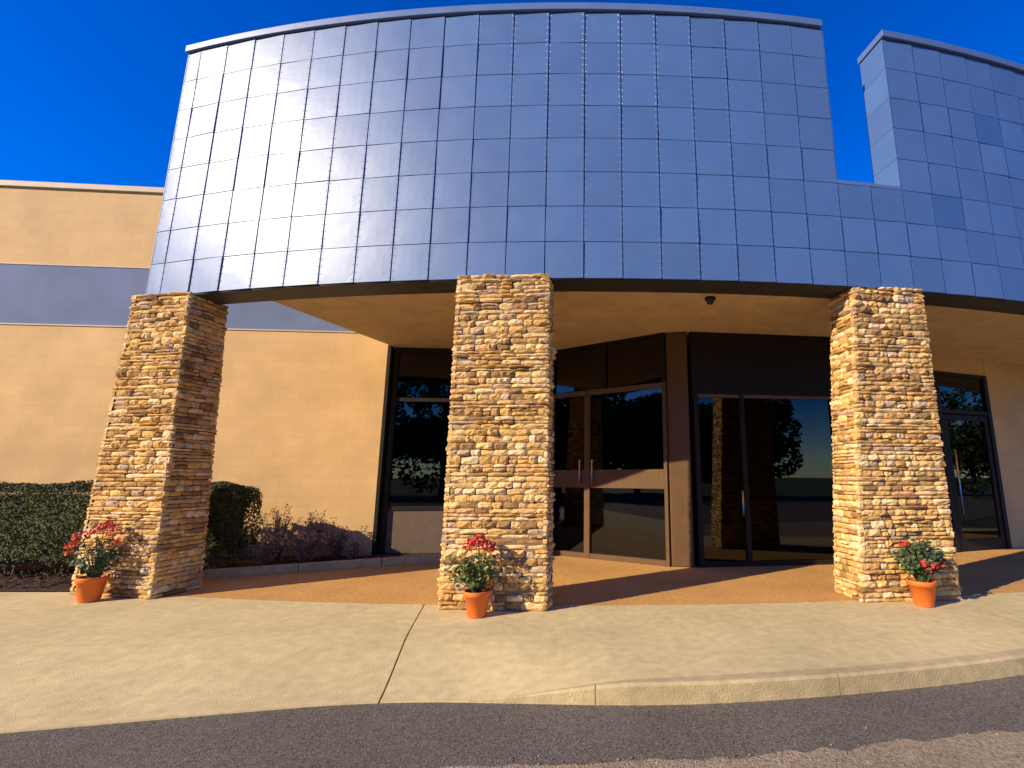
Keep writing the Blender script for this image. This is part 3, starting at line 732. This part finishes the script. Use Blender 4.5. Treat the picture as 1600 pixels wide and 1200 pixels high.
# ------------------------------------------------------------------ potted flowers
def potted(loc, s, label, pot_r, pot_h, heads, petal, leaf, fol_c, fol_r, nleaf, seed, rim=True, fan=False):
    rng = random.Random(seed); t = thing('potted_plant', label, 'potted plant', loc, 0, 'orange pots of red flowers at the pillars')
    r, h = pot_r, pot_h
    MB().lathe([(0.001,0),(r*.66,0),(r*.70,.012),(r*.93,h*.80),(r*.96,h*.80),(r*1.03,h*.815),(r*1.05,h*.98),(r*1.03,h),(r*.94,h),(r*.92,h*.93),(r*.90,h*.85)], 40).build('pot', M['pot'], t, smooth=True)
    MB().lathe([(0.001,h*.90),(r*.88,h*.88)], 24).build('soil', M['soil'], t)
    st = MB(); lf = MB()
    for i in range(nleaf):
        while True:
            v = Vector((rng.uniform(-1,1), rng.uniform(-1,1), rng.uniform(-1,1)))
            if .25 < v.length < 1: break
        v = v + Vector((noise.noise(v*2.1+Vector((seed,0,0)))*.35, 0, noise.noise(v*2.1+Vector((0,seed,0)))*.3))
        p = Vector((fol_c[0]+v.x*fol_r[0], fol_c[1]+v.y*fol_r[1], fol_c[2]+v.z*fol_r[2]))
        n_ = (v*.6+Vector((0,-.2,.9))+rnd_dir(rng)*.7).normalized(); l = rng.uniform(.035,.062)
        # rounded lobed leaf: fan of 6
        sx = n_.cross(rnd_dir(rng)).normalized(); sy = n_.cross(sx); b = [p]+[p+(sx*math.cos(k*1.047)+sy*math.sin(k*1.047))*l*rng.uniform(.42,.58)+n_*l*.10 for k in range(6)]
        lf.add(b, [(0,k+1,(k+1)%6+1) for k in range(6)])
        if i % 4 == 0: st.tube([(rng.uniform(-.05,.05), rng.uniform(-.05,.05), h*.88), (p.x*.5, p.y*.5, (p.z+h)*.5), p], [.006,.004,.003], 4)
    tag(lf.build('leaves', M[leaf], t), kind='stuff')
    for (hx, hy, hz, hr) in heads:
        st.tube([(rng.uniform(-.04,.04), rng.uniform(-.04,.04), h*.88), (hx*.45, hy*.45, (hz+h)*.5), (hx, hy, hz)], [.006,.005,.004], 5)
        f = MB()
        for k in range(int(46*(hr/.06)**1.3)):
            d = rnd_dir(rng); 
            if d.z < -.45: continue
            p = Vector((hx,hy,hz))+Vector((d.x, d.y, d.z*.75))*hr*rng.uniform(.65,1.05)
            n_ = (d+rnd_dir(rng)*.5).normalized(); l = rng.uniform(.024,.038); sx = n_.cross(rnd_dir(rng)).normalized(); sy = n_.cross(sx)
            b = [p]+[p+(sx*math.cos(k2*1.2566)+sy*math.sin(k2*1.2566))*l*.5*(1+.2*rng.random())+n_*.006 for k2 in range(5)]
            f.add(b, [(0,k2+1,(k2+1)%5+1) for k2 in range(5)])
        f.build('flower_head', M[petal], t)
    tag(st.build('stems', M['stem'], t), kind='stuff')
    return t
potted((-1.385, 6.13, 0.0), 1, 'orange pot with bright red blooms and light green leaves before the middle pillar', .155, .29,
       [(-.10,-.04,.80,.085),(.02,-.06,.83,.095),(.11,.0,.79,.085),(-.02,.05,.86,.07),(.16,-.03,.74,.05)], 'petal', 'leaf', (-.06,0,.52), (.30,.22,.21), 330, 3)
potted((-6.62, 6.83, 0.0), 1, 'orange pot with spreading coral red flowers before the leftmost pillar', .158, .31,
       [(-.30,-.03,.70,.08),(-.20,-.05,.82,.09),(-.05,0,.88,.085),(.08,-.04,.92,.10),(.20,.0,.86,.09),(.28,-.05,.74,.06),(-.38,.02,.60,.05),(.02,.08,.96,.07)], 'petal_pink', 'leaf_dark', (.02,0,.58), (.30,.22,.24), 260, 8)
potted((4.15, 6.60, 0.0), 1, 'orange pot with deep green leaves and few red flowers before the right pillar', .158, .31,
       [(-.04,-.14,.53,.05),(.06,-.17,.50,.055),(-.19,-.03,.75,.05),(.0,-.15,.45,.04),(.26,-.04,.50,.035)], 'petal', 'leaf_dark', (.03,0,.58), (.30,.22,.22), 420, 15)

# ------------------------------------------------------------------ trees across the road, seen in the glass; most added to darken its reflections
def tree(x_, y_, h, cr, seed, label):
    rng = random.Random(seed); t = thing('broadleaf_tree', label, 'tree', (x_, y_, -0.17), 0, 'trees across the road')
    tr = MB(); tr.tube([(0,0,0),(.1,0,h*.2),(0,.1,h*.45),(.1,0,h*.75)], [.28,.22,.16,.05], 10)
    lf = MB(); blobs = []
    for i in range(20):
        a = rng.random()*6.28; rr = cr*rng.uniform(.2,.8); bz = h*rng.uniform(.22,.88); k = 1.15-abs(bz/h-.5)
        b = Vector((math.cos(a)*rr*k, math.sin(a)*rr*k, bz)); blobs.append((b, cr*rng.uniform(.30,.48)))
        tr.tube([(0.05,0.03,h*rng.uniform(.15,.4)), b*.6+Vector((0,0,b.z*.25)), b], [.08,.05,.02], 5)
    for i in range(9000):
        b, r_ = rng.choice(blobs); p = b+rnd_dir(rng)*r_*rng.uniform(.5,1)**.5
        leaf_quad(lf, p, rnd_dir(rng)+Vector((0,0,.4)), rnd_dir(rng), rng.uniform(.35,.6), rng.uniform(.25,.4))
    tr.build('trunk', M['bark'], t, smooth=True); tag(lf.build('crown', M['treeleaf'], t), kind='stuff')
    return t
TL = 'broad leafy tree out of direct view, mirrored dark in the entrance glass'
protos = [tree(22.5, -22, 9.0, 4.3, 70, TL), tree(-8, -27, 12.5, 5.2, 71, TL), tree(-36, -17, 8.0, 4.4, 72, TL)]
def plant(k, x_, y_, rz, s_):
    src = protos[k]; o = src.copy(); COL.objects.link(o); o.location = (x_, y_, -0.17); o.rotation_euler = (0,0,rz); o.scale = (s_,s_,s_)
    for ch in list(src.children):
        c = ch.copy(); COL.objects.link(c); c.parent = o
for k, x_, y_, rz, s_ in [(0,18,-24,1,.9),(1,46,3,1,.8),(1,45,-6,2,.75),(1,48,12,3,.8),(0,15,-24,3,.95),(1,9,-28,1,.8),(1,1,-29,2,1.0),(1,-16,-28,3,.95),(1,-23,-27,4,.8),
                          (2,-30,-23,1,1.25),(2,-42,-11,2,1.4),(2,-39,-14.5,5,1.3),(2,-33,-20,4,1.3),(2,-46,-6,3,1.4),(2,-47,1,4,1.3),(2,-50,9,5,1.1)]:
    plant(k, x_, y_, rz, s_)  # extra unseen trees, added so the glass mirrors foliage instead of sky
